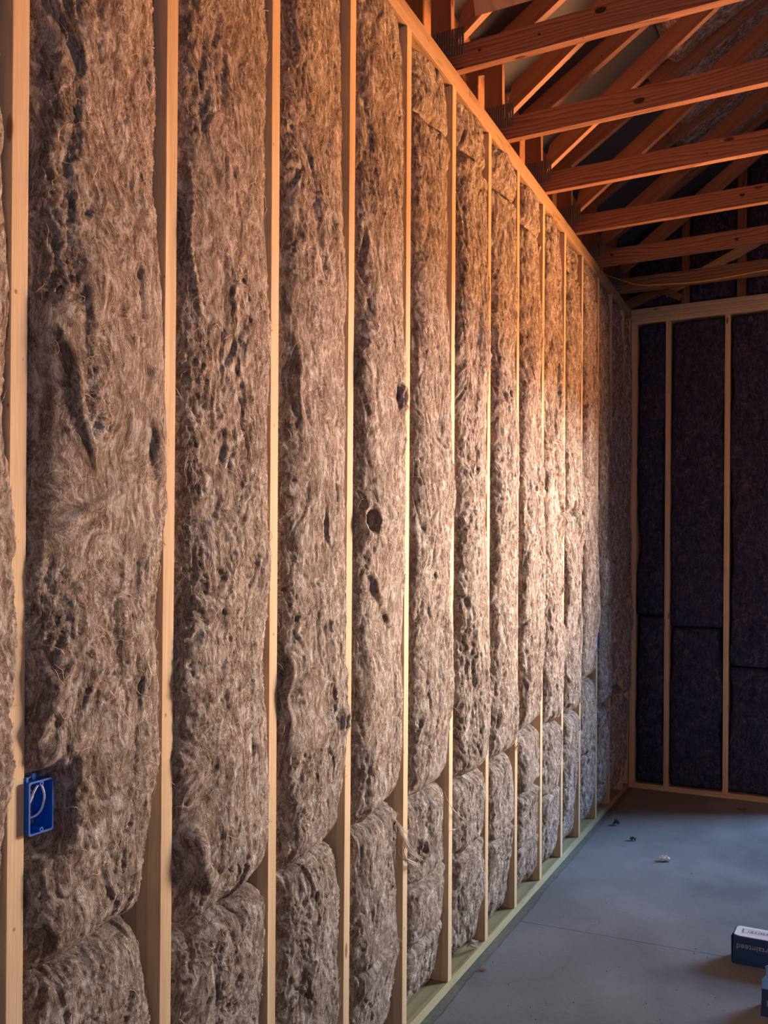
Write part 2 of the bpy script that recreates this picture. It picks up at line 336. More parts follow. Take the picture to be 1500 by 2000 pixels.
    if fibers:
        FV = []; FF = []; nb = 0; G = pos.reshape(nv+1, n1, 3)
        for k in range(int(fibers*L)):
            fi = rs.uniform(.05, .95)*nv; fj = rs.uniform(.16, .84)*nt_; m_ = 8
            an = rs.normal(math.pi/2, .9); ln = rs.uniform(.02, .075); cur = rs.normal(0, 1.0); pts = []
            for q_ in range(m_):
                a_ = an+cur*q_/m_*1.6; fi += math.sin(a_)*ln/m_/(L/nv); fj += math.cos(a_)*ln/m_/(P/nt_)
                i_, j_ = int(np.clip(fi, 1, nv-1)), int(np.clip(fj, 1, nt_-1))
                lift = .0022+.007*math.sin(math.pi*q_/(m_-1))*rs.rand()
                pts.append(G[i_, j_]+np.array([nx[j_]*lift, ny[j_]*lift, 0]))
            pts = smooth_path(pts, 9)
            fvv, fff = tube_geo(pts, rs.uniform(.00035, .0009), 3, True); FV.append(fvv); FF += [tuple(x+nb for x in f) for f in fff]; nb += len(fvv)
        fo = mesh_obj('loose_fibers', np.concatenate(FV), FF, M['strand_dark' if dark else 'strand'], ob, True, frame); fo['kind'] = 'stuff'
    return ob
def frame_left(yc, z0): return Matrix(((0, 1, 0, 0), (1, 0, 0, yc), (0, 0, 1, z0), (0, 0, 0, 1)))
def frame_back(xc, z0): return Matrix(((1, 0, 0, xc), (0, -1, 0, YB), (0, 0, 1, z0), (0, 0, 0, 1)))

# ================================================================== STRUCTURE
# left wall: sheathing, studs, plates
wl = box('wall_left', (WB-.012, -3.0, 0), (WB, YB+.14, H+.7), M['sheath']); tag(wl, kind='structure')
STUD = {-7: None, 0: (0.000, 0.000), 1: (.4064, .4122), 2: (.8039, .8142), 3: (1.2182, 1.2139), 4: (1.6178, 1.6286), 5: (2.0319, 2.0274),
        6: (2.4421, 2.4388), 7: (2.8539, 2.8449), 8: (3.2544, 3.2358), 9: (3.6633, 3.6544), 10: (4.0626, 4.0717),
        11: (4.4600, 4.4640), 12: (4.8900, 4.8790), 13: (5.2785, 5.2740), 14: (5.7050, 5.6780)}
for k in range(-6, 0): STUD[k] = (k*.4064, k*.4064)
STUD = {k: v for k, v in STUD.items() if v}
SD = -WB
for k in sorted(STUD):
    yb, yt = STUD[k]
    board('stud', (WB/2, yb-.019, PLATE), (WB/2, yt-.019, H-.076), (1, 0, 0), SD, .038, M['stud'], wl)
board('stud', (WB/2, YB-.030, PLATE), (WB/2, YB-.030, H-.076), (1, 0, 0), SD, .038, M['stud'], wl)
board('sole_plate', (WB/2, -3, PLATE/2), (WB/2, YB, PLATE/2), (1, 0, 0), SD, PLATE, M['treated'], wl)
for i, (a, b) in enumerate([(-3, 1.34), (1.343, YB)]):
    board('top_plate', (WB/2+.001, a, H-.057), (WB/2+.001, b, H-.057), (1, 0, 0), SD, .0375, M['plate'], wl)
for i, (a, b) in enumerate([(-3, 2.58), (2.583, YB+.139)]):
    board('top_plate', (WB/2-.001, a, H-.019), (WB/2-.001, b, H-.019), (1, 0, 0), SD, .0375, M['plate'], wl)
# back wall with door opening to the right of the picture
DX0, DX1, DH = 1.52, 4.4, 2.5
wb = mesh_obj('wall_back', *(lambda y0, y1: (
    [(x, y, z) for y in (y0, y1) for x, z in ((-.14, 0), (DX0, 0), (DX0, DH), (DX1, DH), (DX1, 0), (5.5, 0), (5.5, 4.3), (2.7, 6.05), (-.14, 4.0))],
    [(0, 1, 2, 8), (2, 3, 7, 8), (3, 4, 5, 6), (3, 6, 7), (17, 11, 10, 9), (17, 16, 12, 11), (15, 14, 13, 12), (16, 15, 12)] +
    [(i, 9+i, 9+(i+1) % 9, (i+1) % 9) for i in range(9)]))(YB+.14, YB+.152), M['sheath']); tag(wb, kind='structure')
for xr, wdt in [(.046, .046), (.2866, .038), (.693, .038), (1.099, .038), (1.482, .038), (DX0, .038)]:
    board('stud', (xr-wdt/2, YB+.07, PLATE), (xr-wdt/2, YB+.07, H-.114), (0, 1, 0), .14, wdt-.0005, M['stud'], wb)
for xr in (DX1+.038, DX1+.44, 5.36):
    board('stud', (xr-.019, YB+.07, PLATE), (xr-.019, YB+.07, H-.114), (0, 1, 0), .14, .038, M['stud'], wb)
board('sole_plate', (0.001, YB+.07, PLATE/2), (DX0, YB+.07, PLATE/2), (0, 1, 0), .14, PLATE, M['stud'], wb)
board('sole_plate', (DX1, YB+.07, PLATE/2), (5.4, YB+.07, PLATE/2), (0, 1, 0), .14, PLATE, M['stud'], wb)
for i in range(3):
    board('top_plate', (0.001, YB+.07, H-.019-.038*i), (5.4, YB+.07, H-.019-.038*i), (0, 1, 0), .14-.002*i, .0372, M['stud'], wb)
board('door_header', (DX0-.038, YB+.07, DH+.09), (DX1+.038, YB+.07, DH+.09), (0, 1, 0), .138, .18, M['stud'], wb)
RS = 0.645                                           # roof slope
def roof_low(x): return 3.965+RS*x                   # underside of the rafters (top chords)
for x0, x1 in [(-.06, -.02), (.353, .409), (.731, .793), (1.14, 1.2), (1.55, 1.61), (2.0, 2.06), (2.4, 2.46)]:
    xc = (x0+x1)/2
    board('gable_stud', (xc, YB+.04, H+.0005), (xc, YB+.04, roof_low(xc)+.05), (1, 0, 0), x1-x0, .038, M['truss'], wb, cut1=RS*(x1-x0)/2)
board('gable_brace', (.24, YB+.0, 3.645), (1.10, YB+.0, 4.03), (0, 0, 1), .060, .036, M['stud'], wb)
board('gable_brace', (-.05, YB+.002, 3.585), (.30, YB+.002, 3.70), (0, 0, 1), .07, .034, M['truss'], wb)
board('gable_brace', (.16, YB-.03, 3.70), (.36, YB-.03, 3.59), (0, 0, 1), .05, .02, M['truss'], wb)
# right and near walls (outside the frame, they keep the daylight where it belongs)
wr = box('wall_right', (5.4, -3.0, 0), (5.41, YB+.14, H+.4), M['sheath']); tag(wr, kind='structure')
wf = box('wall_front', (-.15, -3.02, 0), (5.41, -3.0, 6.0), M['sheath']); tag(wf, kind='structure')
# floor: slabs with sawn joint, rough edge strip and wandering crack along the wall
fl = empty('floor', (2.5, 1.5, 0)); tag(fl, kind='structure')
box('slab_bed', (-.2, -3, -.12), (5.41, YB+.2, -.012), M['joint'], fl)
def crack_x(y): return .036 + .006*float(perlin(np.array([y*3.1]), np.array([.5]), 5)[0]) + .0045*float(perlin(np.array([y*17.]), np.array([.5]), 6)[0])
def jy(x): return 3.183 + .0463*(x-.044)
def slab(name, ylo, yhi, xhi=5.41):
    n = 260; ys = np.linspace(0, 1, n); L_ = []; R_ = []
    for s in ys:
        y = ylo(.04)*(1-s)+yhi(.04)*s; L_.append((crack_x(y)+.0011, y)); R_.append((xhi, ylo(xhi)*(1-s)+yhi(xhi)*s))
    V = [(x, y, z) for z in (0, -.012) for (x, y) in L_+R_]; m_ = 2*n
    Fc = [(i, n+i, n+i+1, i+1) for i in range(n-1)] + [(i, i+1, m_+i+1, m_+i) for i in range(n-1)] + [(n+i+1, n+i, m_+n+i, m_+n+i+1) for i in range(n-1)]
    Fc += [(n, 0, m_, m_+n), (n-1, 2*n-1, m_+2*n-1, m_+n-1)]
    return mesh_obj(name, V, Fc, M['concrete'], fl)
slab('concrete_slab', lambda x: -3, lambda x: jy(x)-.0017)
slab('concrete_slab', lambda x: jy(x)+.0017, lambda x: YB+.15)
n = 900; V = []; ys = np.linspace(-3, YB+.15, n)
for y in ys:
    cx_ = crack_x(y)-.0009
    for j, x in enumerate((-.15, .003, .012, .022, cx_)): V.append((x, y, -.0015 if j in (0, 4) else -.001+.0022*float(perlin(np.array([y*22.+j*7]), np.array([x*90]), 8)[0])))
Fc = [(i*5+j, i*5+j+1, (i+1)*5+j+1, (i+1)*5+j) for i in range(n-1) for j in range(4)]
mesh_obj('rough_slab_edge', V, Fc, M['rough_concrete'], fl, True)
box('apron', (-1, YB+.2, -.12), (9, 13, -.015), M['concrete'], fl)
# roof deck (ceiling)
cl = empty('ceiling', (2.7, 1.5, 5.9)); tag(cl, kind='structure')
DT = 0.104/1.0
def roof_board(name, xa, xb, ya, yb, th, off, mat):
    V = [(x, y, roof_low(x)+off+t) for t in (0, th) for x, y in ((xa, ya), (xb, ya), (xb, yb), (xa, yb))]
    return mesh_obj(name, V, [(3, 2, 1, 0), (4, 5, 6, 7), (0, 1, 5, 4), (1, 2, 6, 5), (2, 3, 7, 6), (3, 0, 4, 7)], mat, cl)
for xa, xb in ((-.3, .82), (.823, 1.94), (1.943, 2.74)):
    for ya, yb in ((-3, -.6), (-.597, 1.84), (1.843, 4.28), (4.283, YB+.16)):
        roof_board('roof_deck_panel', xa, xb, ya, yb, .012, .108, M['grey_deck'])
V = [(x, y, 3.965+.108+RS*(5.4-x)+t) for t in (0, .012) for x, y in ((2.66, -3), (5.5, -3), (5.5, YB+.16), (2.66, YB+.16))]
mesh_obj('roof_deck_panel', V, [(3, 2, 1, 0), (4, 5, 6, 7), (0, 1, 5, 4), (1, 2, 6, 5), (2, 3, 7, 6), (3, 0, 4, 7)], M['grey_deck'], cl)
# ================================================================== ROOF TRUSSES
def knot(parent, u, v, y, rx, rz):
    p = pt(u, v, 1, y); nn = 14
    V = [(rx*math.cos(a)*(1+.12*math.sin(3*a)), 0, rz*math.sin(a)*(1+.1*math.cos(2*a))) for a in np.linspace(0, 2*math.pi, nn, endpoint=False)]
    V += [(x*.8, -.0012, z*.8) for x, _, z in V]
    Fc = [(i, (i+1) % nn, nn+(i+1) % nn, nn+i) for i in range(nn)]+[tuple(range(nn, 2*nn))]
    o = mesh_obj('knot', V, Fc, M['knot'], parent, mw=Matrix.Translation(Vector((p[0], y-.0002, p[2])))); o['label'] = 'dark round knot'
M['knot'] = plain('dark_knot', (.018, .010, .009), 0.6, 0.4, 60)
ords = {-1: 'red pine roof truss over the near end of the wall, out of view above', 0: 'red pine roof truss just above the picture edge, next to the plywood scrap',
        1: 'nearest roof truss in view, red pine chord with a dark knot hole',
        2: 'second roof truss from the camera, red pine chord with one large black knot',
        3: 'third red pine roof truss from the camera',
        4: 'fourth red pine roof truss from the camera',
        5: 'fifth red pine roof truss, just in front of the one carrying the yellow cable',
        6: 'farthest roof truss, dim red pine with the yellow cable strung along it'}
XC = 2.7
for nT in range(-1, 7):
    y = T0+TS*nT; yc = y+.019
    t = empty('roof_truss', (2.7, yc, H)); tag(t, ords[nT], 'roof truss', 'roof trusses')
    board('bottom_chord', (-.10, yc, H+.0495), (5.36, yc, H+.0495-.0), (0, 0, 1), .098, .038, M['truss'], t)
    ca = math.cos(math.atan(RS)); 
    board('top_chord', (-.28, yc, roof_low(-.28)+.053), (XC, yc, roof_low(XC)+.053), (0, 0, 1), .106*ca, .038, M['rafter'], t)
    board('top_chord', (5.6, yc, roof_low(-.2)+.053), (XC+.001, yc, roof_low(XC)+.053), (0, 0, 1), .106*ca, .038, M['rafter'], t)
    # long web rising from the heel, nearly parallel to the rafter
    s2 = .742; z0 = 3.665+.058
    board('web', (.005, yc+.0005, z0+.006), (2.45, yc+.0005, z0+s2*2.45), (0, 0, 1), .092, .036, M['rafter'], t, cut0=.055)
    board('web', (5.39, yc+.0005, z0+.006), (2.95, yc+.0005, z0+s2*2.45), (0, 0, 1), .092, .036, M['rafter'], t)
    board('heel_post', (-.068, yc, H+.099), (-.068, yc, roof_low(-.068)+.03), (1, 0, 0), .085, .037, M['rafter'], t)
    board('heel_post', (5.42, yc, H+.099), (5.42, yc, roof_low(0)+.03), (1, 0, 0), .089, .037, M['rafter'], t)
    if nT >= 3:
        xs = {3: .62, 4: .43, 5: .42, 6: .44}[nT]
        board('scab_board', (xs, yc-.038, roof_low(xs)+.053), (XC-.05, yc-.038, roof_low(XC-.05)+.053), (0, 0, 1), .106*ca, .036, M['rafter'], t)
    # toothed nail plate at the heel
    P_ = empty('nail_plate', (-.045, y-.001, H+.10)); P_.parent = t; P_.matrix_basis = WORLD[t.name].inverted() @ WORLD[P_.name]
    bpy.data.objects.remove(P_)
    V = []; Fc = []
    nx_ = 12
    for i in range(nx_):
        x0 = -.095+i*.0105; V += [(x0, 0, 0), (x0+.005, -.0018, 0), (x0+.0095, 0, 0), (x0, 0, .105), (x0+.005, -.0018, .105), (x0+.0095, 0, .105)]
        b_ = i*6; Fc += [(b_, b_+1, b_+4, b_+3), (b_+1, b_+2, b_+5, b_+4)]
    mesh_obj('nail_plate', V, Fc, M['metal'], t, mw=Matrix.Translation(Vector((0.0, y-.0008, H+.058))))
    if nT == 1: knot(t, 1173, 20, y, .021, .012); knot(t, 1053, 67, y, .006, .005); knot(t, 937, 98, y, .006, .006); 
    if nT == 2: knot(t, 1248, 197, y, .024, .014)
    if nT == 4: knot(t, 1450, 381, y, .012, .009)
    if nT == 5: knot(t, 1439, 467, y, .011, .010); knot(t, 1195, 498, y, .010, .009)
# plywood scrap leaning on the near truss
c0 = pt(928, 32, 1, T0+TS-.008)
pl = mesh_obj('plywood_scrap', [(0, 0, 0), (.50, 0, -.004), (.50, -.24, .26), (.045, -.24, .26), (0, .009, .008), (.5, .009, .004), (.5, -.231, .268), (.045, -.231, .268)],
     [(3, 2, 1, 0), (4, 5, 6, 7), (0, 1, 5, 4), (1, 2, 6, 5), (2, 3, 7, 6), (3, 0, 4, 7)], M['ply'], mw=Matrix.Translation(Vector(c0)))
tag(pl, 'pale plywood scrap leaning against the nearest roof truss at the top of the picture', 'plywood')
# yellow cable along the last truss
yl = T0+TS*6-.0065
pts = [pt(1165, 528, 1, yl)]+[pt(u, v, 1, yl) for u, v in ((1182, 536), (1210, 546), (1240, 555), (1262, 557), (1300, 555), (1350, 552), (1400, 545), (1450, 536), (1500, 527), (1600, 512))]
v_, f_ = tube_geo(smooth_path(pts, 60), .0048, 8)
yc_ = mesh_obj('yellow_cable', v_, f_, M['yellow'], smooth=True); tag(yc_, 'yellow electrical cable strung along the farthest roof truss', 'cable')
# ================================================================== LEFT WALL BATTS
TOPZ = H-.077
def zz(z): return z
J = {-1: .85, 0: .86, 1: .885, 2: .815, 3: .815, 4: .83, 5: .815, 6: .785, 7: .78, 8: .845, 9: .80, 10: .80, 11: .94, 12: .72, 13: .80, 14: .70}
TILT = {1: .10, 2: .14, 3: .12, 4: .10, 5: .04, 6: .02, 7: .06, 8: .10, 9: .05, 10: .05}
# absolute-height knots (z, gap) read from the photograph
GR = {0: [(0, .02), (.8, .025), (1.05, .004), (1.2, -.022), (1.5, -.030), (1.7, -.020), (1.85, .0), (2.3, .004), (3.5, .006)],
      1: [(0, .012), (.5, .008), (.75, .02), (.88, .055), (1.0, .05), (1.2, .012), (1.55, .014), (1.62, .010), (1.73, -.018), (1.85, -.026), (1.98, -.014), (2.12, .002), (2.3, .012), (3.0, .016), (3.5, .016)],
      2: [(0, .01), (.72, .012), (.84, .03), (.9, .012), (1.1, .016), (1.35, .025), (1.5, .006), (1.62, -.002), (1.8, .012), (2.1, .016), (2.25, .002), (2.6, .022), (3.0, .02), (3.5, .035)],
      3: [(0, .008), (.7, .01), (.82, .045), (.9, .03), (1.1, .01), (1.5, .004), (1.9, .012), (2.3, .004), (2.8, .012), (3.5, .016)],
      4: [(0, .02), (.72, .015), (.85, .06), (.95, .03), (1.3, .006), (1.7, .002), (2.2, .016), (3.5, .02)],
      5: [(0, .012), (.5, .008), (.8, .03), (1.0, .025), (1.7, .014), (1.85, .002), (2.1, .034), (2.5, .016), (3.0, .03), (3.2, .045), (3.5, .05)],
      6: [(0, .012), (.8, .02), (1.2, .018), (1.6, .03), (2.1, .012), (2.3, .01), (3.0, .02), (3.5, .03)],
      7: [(0, .01), (.65, .012), (.8, .055), (1.0, .03), (1.6, .012), (2.3, .006), (3.5, .02)],
      8: [(0, .02), (.7, .03), (.82, .06), (.95, .04), (1.3, .01), (1.9, .016), (2.4, .03), (3.5, .035)],
      9: [(0, .01), (.65, .02), (.75, .04), (1.0, .03), (1.6, .01), (2.4, .01), (3.5, .02)],
      10: [(0, .01), (.85, .04), (1.2, .012), (3.5, .02)]}
DIPS = {0: [(2.55, .03, .02)], 5: [(.52, .022, .012), (.30, .018, .012), (3.23, .03, .022)], 6: [(.50, .022, .013), (3.28, .03, .02)], 7: [(.45, .02, .012), (3.30, .028, .02)],
        4: [(.38, .016, .012)], 8: [(.56, .045, .016), (.30, .02, .01), (3.25, .028, .02)], 9: [(.45, .02, .012), (1.93, .03, .025)], 10: [(1.95, .025, .015), (3.3, .02, .015)],
        2: [(.42, .010, .012)], 11: [(.5, .02, .012), (3.3, .02, .02)], 12: [(1.4, .02, .012)]}
PITS = {2: [], 1: [(1.905, -.03, .016, .008), (2.02, .095, -.012, .016)], 3: [(1.18, .095, .04, .013), (1.46, .02, .01, .01)],
        4: [(2.18, .10, .045, .014), (1.78, -.12, .04, .02)], 5: [(.63, -.08, .035, .012), (1.6, -.05, .012, .008)], 6: [(2.0, -.1, .02, .01)],
        8: [(.50, -.03, .03, .012)], 9: [(1.90, .08, .05, .022), (1.5, .1, .02, .01)], 7: [(2.4, -.05, .02, .012)]}
DECO = {1: [(2.06, -.125, 1.80, -.05, .012, .012), (1.78, .0, 1.70, -.13, .006, .010), (1.93, .10, 1.78, .12, .016, .018), (1.30, -.10, 1.18, -.05, .010, .008)],
        2: [(2.55, -.165, 2.15, -.13, .012, .010), (1.05, -.15, .90, -.09, .026, .024)],
        3: [(2.25, -.13, 1.95, -.10, .016, .014), (1.4, -.14, 1.2, -.16, .014, .012)],
        4: [(1.62, -.12, 1.50, -.04, .018, .016), (1.50, -.05, 1.42, .04, .014, .014)],
        9: [(1.97, .02, 1.90, .10, .02, .02)]}
LEAN = {0: [(0, .0), (.2, .008), (.35, .012), (.85, .012), (1.0, .004), (2.4, -.012), (2.75, -.03)],
        1: [(0, .0), (.2, .008), (.72, .004), (.84, .014), (1.08, .014), (1.25, .004), (2.4, -.012), (2.75, -.03)]}
bayname = {-1: 'behind the left picture edge', 0: 'cut by the left picture edge, left of the nearest stud', 1: 'right of the nearest stud, behind the blue box', 2: 'in the second full bay from the left',
           3: 'in the third full bay from the left', 4: 'in the fourth full bay from the left', 5: 'in the fifth full bay from the left', 6: 'in the sixth full bay from the left',
           7: 'in the seventh full bay from the left', 8: 'in the eighth full bay from the left', 9: 'in the ninth full bay, with a torn hole at eye height', 10: 'in the tenth full bay from the left',
           11: 'in the eleventh full bay, left of the small far blue box', 12: 'in the bay right of the small far blue box', 13: 'in the dim bay second from the far corner', 14: 'in the narrow dim bay at the far corner'}
extra_u = {1: 'widest upper wool batt', 2: 'upper wool batt with rolled left edge'}
for k in range(0, 15):
    ya = STUD[k][0]; yb = (STUD[k+1][0]-.038) if k < 14 else YB-.05
    yc = (ya+yb)/2; W = yb-ya; res = .0042 if k <= 3 else (.0052 if k <= 6 else .0064)
    fb = {0: 60, 1: 110, 2: 110, 3: 100, 4: 80, 5: 60, 6: 50}.get(k, 24); zj = J[k]
    def rel(L_, z0, z1): return [(z-z0, *r) for z, *r in L_ if z0-.05 <= z <= z1+.05] or [(0, .012)]
    def rel_g(L_, z0): return [(z-z0, g-.005) for z, g in L_]
    g = GR.get(k, [(0, .02), (3.5, .015)])
    tl = TILT.get(k, .05); dk = DECO.get(k, [])
    # upper piece
    z0 = zj; u_dips = [(z-z0, a, b) for z, a, b in DIPS.get(k, []) if z > z0+.02]
    u_p = [(z-z0, a, b, c_) for z, a, b, c_ in PITS.get(k, []) if z > z0+.02]; u_d = [(a-z0, b, c_-z0, d, e, f_) for a, b, c_, d, e, f_ in dk if min(a, c_) > z0]
    batt(extra_u.get(k, 'long upper wool batt')+' '+bayname[k], 'glass wool batts of the left wall', frame_left(yc, z0), W, TOPZ-z0, res, 100+k, gapR=rel_g(g, z0),
         gapL=[(0, .01), (.4, .0), (1.5, .002), (2.7, .004)], dips=u_dips, pits=u_p, deco=u_d, tilt0=tl, round0=.085, round1=.03, bulge=.022 if k < 9 else .014, fibers=fb,
         lean=LEAN.get(k, [(0, .0), (.2, .008), (1.2, .004), (2.4, -.012), (2.75, -.03)]), creases=7, amp=1.0 if k < 6 else 1.45,
         dents=[(1.194-z0, -W/2+.028, .078, .044, .070)] if k == 1 else [])
    z0 = PLATE+.001; z1 = zj+.012
    l_dips = [(z-z0, a, b) for z, a, b in DIPS.get(k, []) if z < zj-.02]; l_p = [(z-z0, a, b, c_) for z, a, b, c_ in PITS.get(k, []) if z < zj-.02]
    batt('short lower wool batt '+bayname[k], 'glass wool batts of the left wall', frame_left(yc, z0), W, z1-z0, res, 300+k, gapR=rel_g(g, z0), gapL=[(0, .012)], dips=l_dips, pits=l_p,
         tilt1=tl*.9, round0=.10, round1=.07, bulge=.014, fibers=fb, lean=[(0, -.045), (.12, -.03), (.3, -.008), (.7, -.004)], creases=11, amp=1.2 if k < 6 else 1.5)
# ================================================================== BACK WALL BATTS
bk = [(.047, .2486, 'in the narrow corner bay', 1.28), (.287, .655, 'in the wide bay right of the corner bay', 1.20), (.693, 1.061, 'in the bay at the right picture edge', .93), (1.099, 1.444, 'hidden right of the picture edge', 1.1)]
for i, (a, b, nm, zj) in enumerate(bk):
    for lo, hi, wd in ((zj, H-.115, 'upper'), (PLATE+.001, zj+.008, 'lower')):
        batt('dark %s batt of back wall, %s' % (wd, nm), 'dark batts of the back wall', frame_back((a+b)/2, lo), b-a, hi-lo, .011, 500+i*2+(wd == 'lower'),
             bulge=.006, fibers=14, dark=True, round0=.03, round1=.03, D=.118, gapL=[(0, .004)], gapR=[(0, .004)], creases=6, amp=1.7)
gb = [(-.018, .351, 'left of the first gable stud'), (.411, .729, 'between the two gable studs in view'), (.795, 1.138, 'right of the second gable stud'), (1.202, 1.548, 'beyond the right picture edge')]
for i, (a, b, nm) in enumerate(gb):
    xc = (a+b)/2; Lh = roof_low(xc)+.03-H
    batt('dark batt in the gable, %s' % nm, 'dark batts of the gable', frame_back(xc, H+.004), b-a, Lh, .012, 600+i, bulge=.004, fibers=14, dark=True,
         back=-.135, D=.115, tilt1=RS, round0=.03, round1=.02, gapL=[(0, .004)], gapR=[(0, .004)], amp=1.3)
# ================================================================== ROOF BATTS
ca = math.cos(math.atan(RS)); sa = math.sin(math.atan(RS))
for nT in range(1, 6):
    y0 = T0+TS*nT+.038; y1 = T0+TS*(nT+1)-(.038 if nT+1 >= 3 else 0); xs = {1: .62, 2: .60, 3: .55, 4: .50, 5: .47}[nT]
    fr = Matrix(((0, sa, ca, xs), (1, 0, 0, (y0+y1)/2), (0, -ca, sa, roof_low(xs)+.012), (0, 0, 0, 1)))
    batt('grey brown wool batt in the roof slope behind the %s roof truss' % {1: 'first', 2: 'second', 3: 'third', 4: 'fourth', 5: 'fifth'}[nT], 'roof slope batts', fr, y1-y0, 2.0, .013, 700+nT,
         back=-.075, D=.085, bulge=.01, fibers=16, gapL=[(0, .0)], gapR=[(0, .0)], round0=.05, amp=1.3)
# ================================================================== ELECTRICAL BOXES
def elec_box(y0, z0, label, wired):
    """y0 stud right edge, z0 bottom"""
    Wd, Hh, Dp = .054, .094, .062; t = .0022; xf = .012
    e = empty('electrical_box', (xf-Dp, y0+Wd/2, z0)); tag(e, label, 'electrical box', 'blue electrical boxes')
    # open shell: outer and inner loops from front to back
    def loop(x, ins, r=.004):
        pts = []
        for cy, cz, a0 in ((Wd-ins-r, ins+r, -90), (Wd-ins-r, Hh-ins-r, 0), (ins+r, Hh-ins-r, 90), (ins+r, ins+r, 180)):
            for a in (0, 30, 60, 90): pts.append((x, y0+cy+r*math.cos(math.radians(a0+a)), z0+cz+r*math.sin(math.radians(a0+a))))
        return pts
    rings = [loop(xf-Dp, 0), loop(xf-.003, 0), loop(xf-.003, -.0012), loop(xf, -.0012), loop(xf, t), loop(xf-Dp+t, t)]
    V = sum(rings, []); m_ = 16
    Fc = [(r*m_+i, r*m_+(i+1) % m_, (r+1)*m_+(i+1) % m_, (r+1)*m_+i) for r in range(5) for i in range(m_)] + [tuple(range(m_))[::-1], tuple(5*m_+i for i in range(m_))]
    mesh_obj('shell', V, Fc, M['blue'], e)
    for zc, s in ((z0+.0035, 1), (z0+Hh-.0035, -1)):          # screw bosses with a hole
        V = []; Fc = []; ns = 14; yc = y0+Wd*.5
        for x, r in ((xf-.02, .0044), (xf+.0006, .0044), (xf+.0006, .0020), (xf-.015, .0020)):
            V += [(x, yc+r*math.cos(a), zc+s*.002+r*math.sin(a)) for a in np.linspace(0, 2*math.pi, ns, endpoint=False)]
        Fc = [(r*ns+i, r*ns+(i+1) % ns, (r+1)*ns+(i+1) % ns, (r+1)*ns+i) for r in range(3) for i in range(ns)]+[tuple(3*ns+i for i in range(ns))]
        mesh_obj('screw_boss', V, Fc, M['blue'], e)
    for zc in (z0+Hh+.005,):                                   # nail with its blue guides on top
        v_, f_ = tube_geo([(xf-.012, y0-.002, zc-.002), (xf-.022, y0+Wd*.5, zc+.002), (xf-.031, y0+Wd*.98, zc+.005)], .0014, 8); mesh_obj('nail', v_, f_, M['screw'], e, True)
        box('nail_guide', (xf-.024, y0+Wd*.38, z0+Hh-.002), (xf-.016, y0+Wd*.56, zc+.007), M['blue'], e)
        box('nail_guide', (xf-.034, y0+Wd*.72, z0+Hh-.002), (xf-.026, y0+Wd*.93, zc+.009), M['blue'], e)
        box('nail_guide', (xf-.016, y0+.001, z0+Hh-.002), (xf-.009, y0+.006, zc+.004), M['blue'], e)
    return e
elec_box(.4085, 1.1475, 'blue plastic electrical box nailed to the nearest stud, holding white cable', True)
elec_box(STUD[12][0]-.002, 1.124, 'small far blue electrical box on a stud near the far corner', False)
y0, z0 = .4085, 1.1475
P_ = [(-.030, y0+.006, z0+.030), (-.004, y0+.010, z0+.050), (.004, y0+.017, z0+.075), (.004, y0+.027, z0+.0855), (.003, y0+.036, z0+.080), (.003, y0+.0415, z0+.060), (-.004, y0+.041, z0+.036), (-.018, y0+.036, z0+.022), (-.032, y0+.024, z0+.022), (-.040, y0+.010, z0+.034)]
v_, f_ = tube_geo(smooth_path(P_, 50), .0023, 8)
wc = mesh_obj('white_cable', v_, f_, M['wire'], smooth=True); tag(wc, 'white cable looped inside the near blue electrical box', 'cable')
P2 = [(-.042, y0+.034, z0+.022), (-.024, y0+.038, z0+.045), (-.018, y0+.033, z0+.068), (-.022, y0+.024, z0+.078)]
v_, f_ = tube_geo(smooth_path(P2, 24), .0011, 6); mesh_obj('bare_wire', v_, f_, M['screw'], wc, True)
# ================================================================== CARTONS
def text_mesh(s, size, mat, parent, mw, name='lettering', depth=.0004):
    cu = bpy.data.curves.new(name, 'FONT'); cu.body = s; cu.size = size; cu.extrude = depth; cu.space_character = 1.04
    tmp = bpy.data.objects.new('tmp', cu); C.objects.link(tmp); dg = bpy.context.evaluated_depsgraph_get()
    me = bpy.data.meshes.new_from_object(tmp.evaluated_get(dg)); bpy.data.objects.remove(tmp)
    me.materials.clear(); me.materials.append(mat); me.name = name; return link(name, me, parent, mw)
bx0, by0, bw_, bd_, bh_ = .953, 3.176, .40, .098, .120
e = empty('carton', (bx0+bw_/2, by0+bd_/2, 0)); tag(e, 'navy blue cardboard carton with a white top lying by the floor joint', 'cardboard box', 'navy cartons on the floor')
def carton_body(x0, y0, w_, d_, h_, par, bot=0.0005, skew=0.0):
    V = [(x0, y0, bot), (x0+w_, y0-.002, bot), (x0+w_, y0+d_, bot), (x0, y0+d_, bot), (x0+.003, y0+.001, h_-.004), (x0+w_, y0-.001, h_-.004), (x0+w_, y0+d_-.002, h_-.004), (x0+.004, y0+d_-.002, h_-.004)]
    mesh_obj('carton_body', V, [(3, 2, 1, 0), (4, 5, 6, 7), (0, 1, 5, 4), (1, 2, 6, 5), (2, 3, 7, 6), (3, 0, 4, 7)], M['card_blue'], par)
carton_body(bx0, by0, bw_, bd_, bh_, e)
V = [(bx0+.006, by0+.006, bh_-.003), (bx0+.028, by0-.002, bh_-.0035), (bx0+bw_+.001, by0-.002, bh_-.003), (bx0+bw_+.001, by0+bd_, bh_-.003), (bx0+.022, by0+bd_+.001, bh_-.001), (bx0+.012, by0+bd_-.015, bh_)]
V += [(x, y, z+.003) for x, y, z in V]; m_ = 6
mesh_obj('top_flap', V, [tuple(range(m_))[::-1], tuple(range(m_, 2*m_))]+[(i, (i+1) % m_, m_+(i+1) % m_, m_+i) for i in range(m_)], M['card_white'], e)['label'] = 'white top flap'
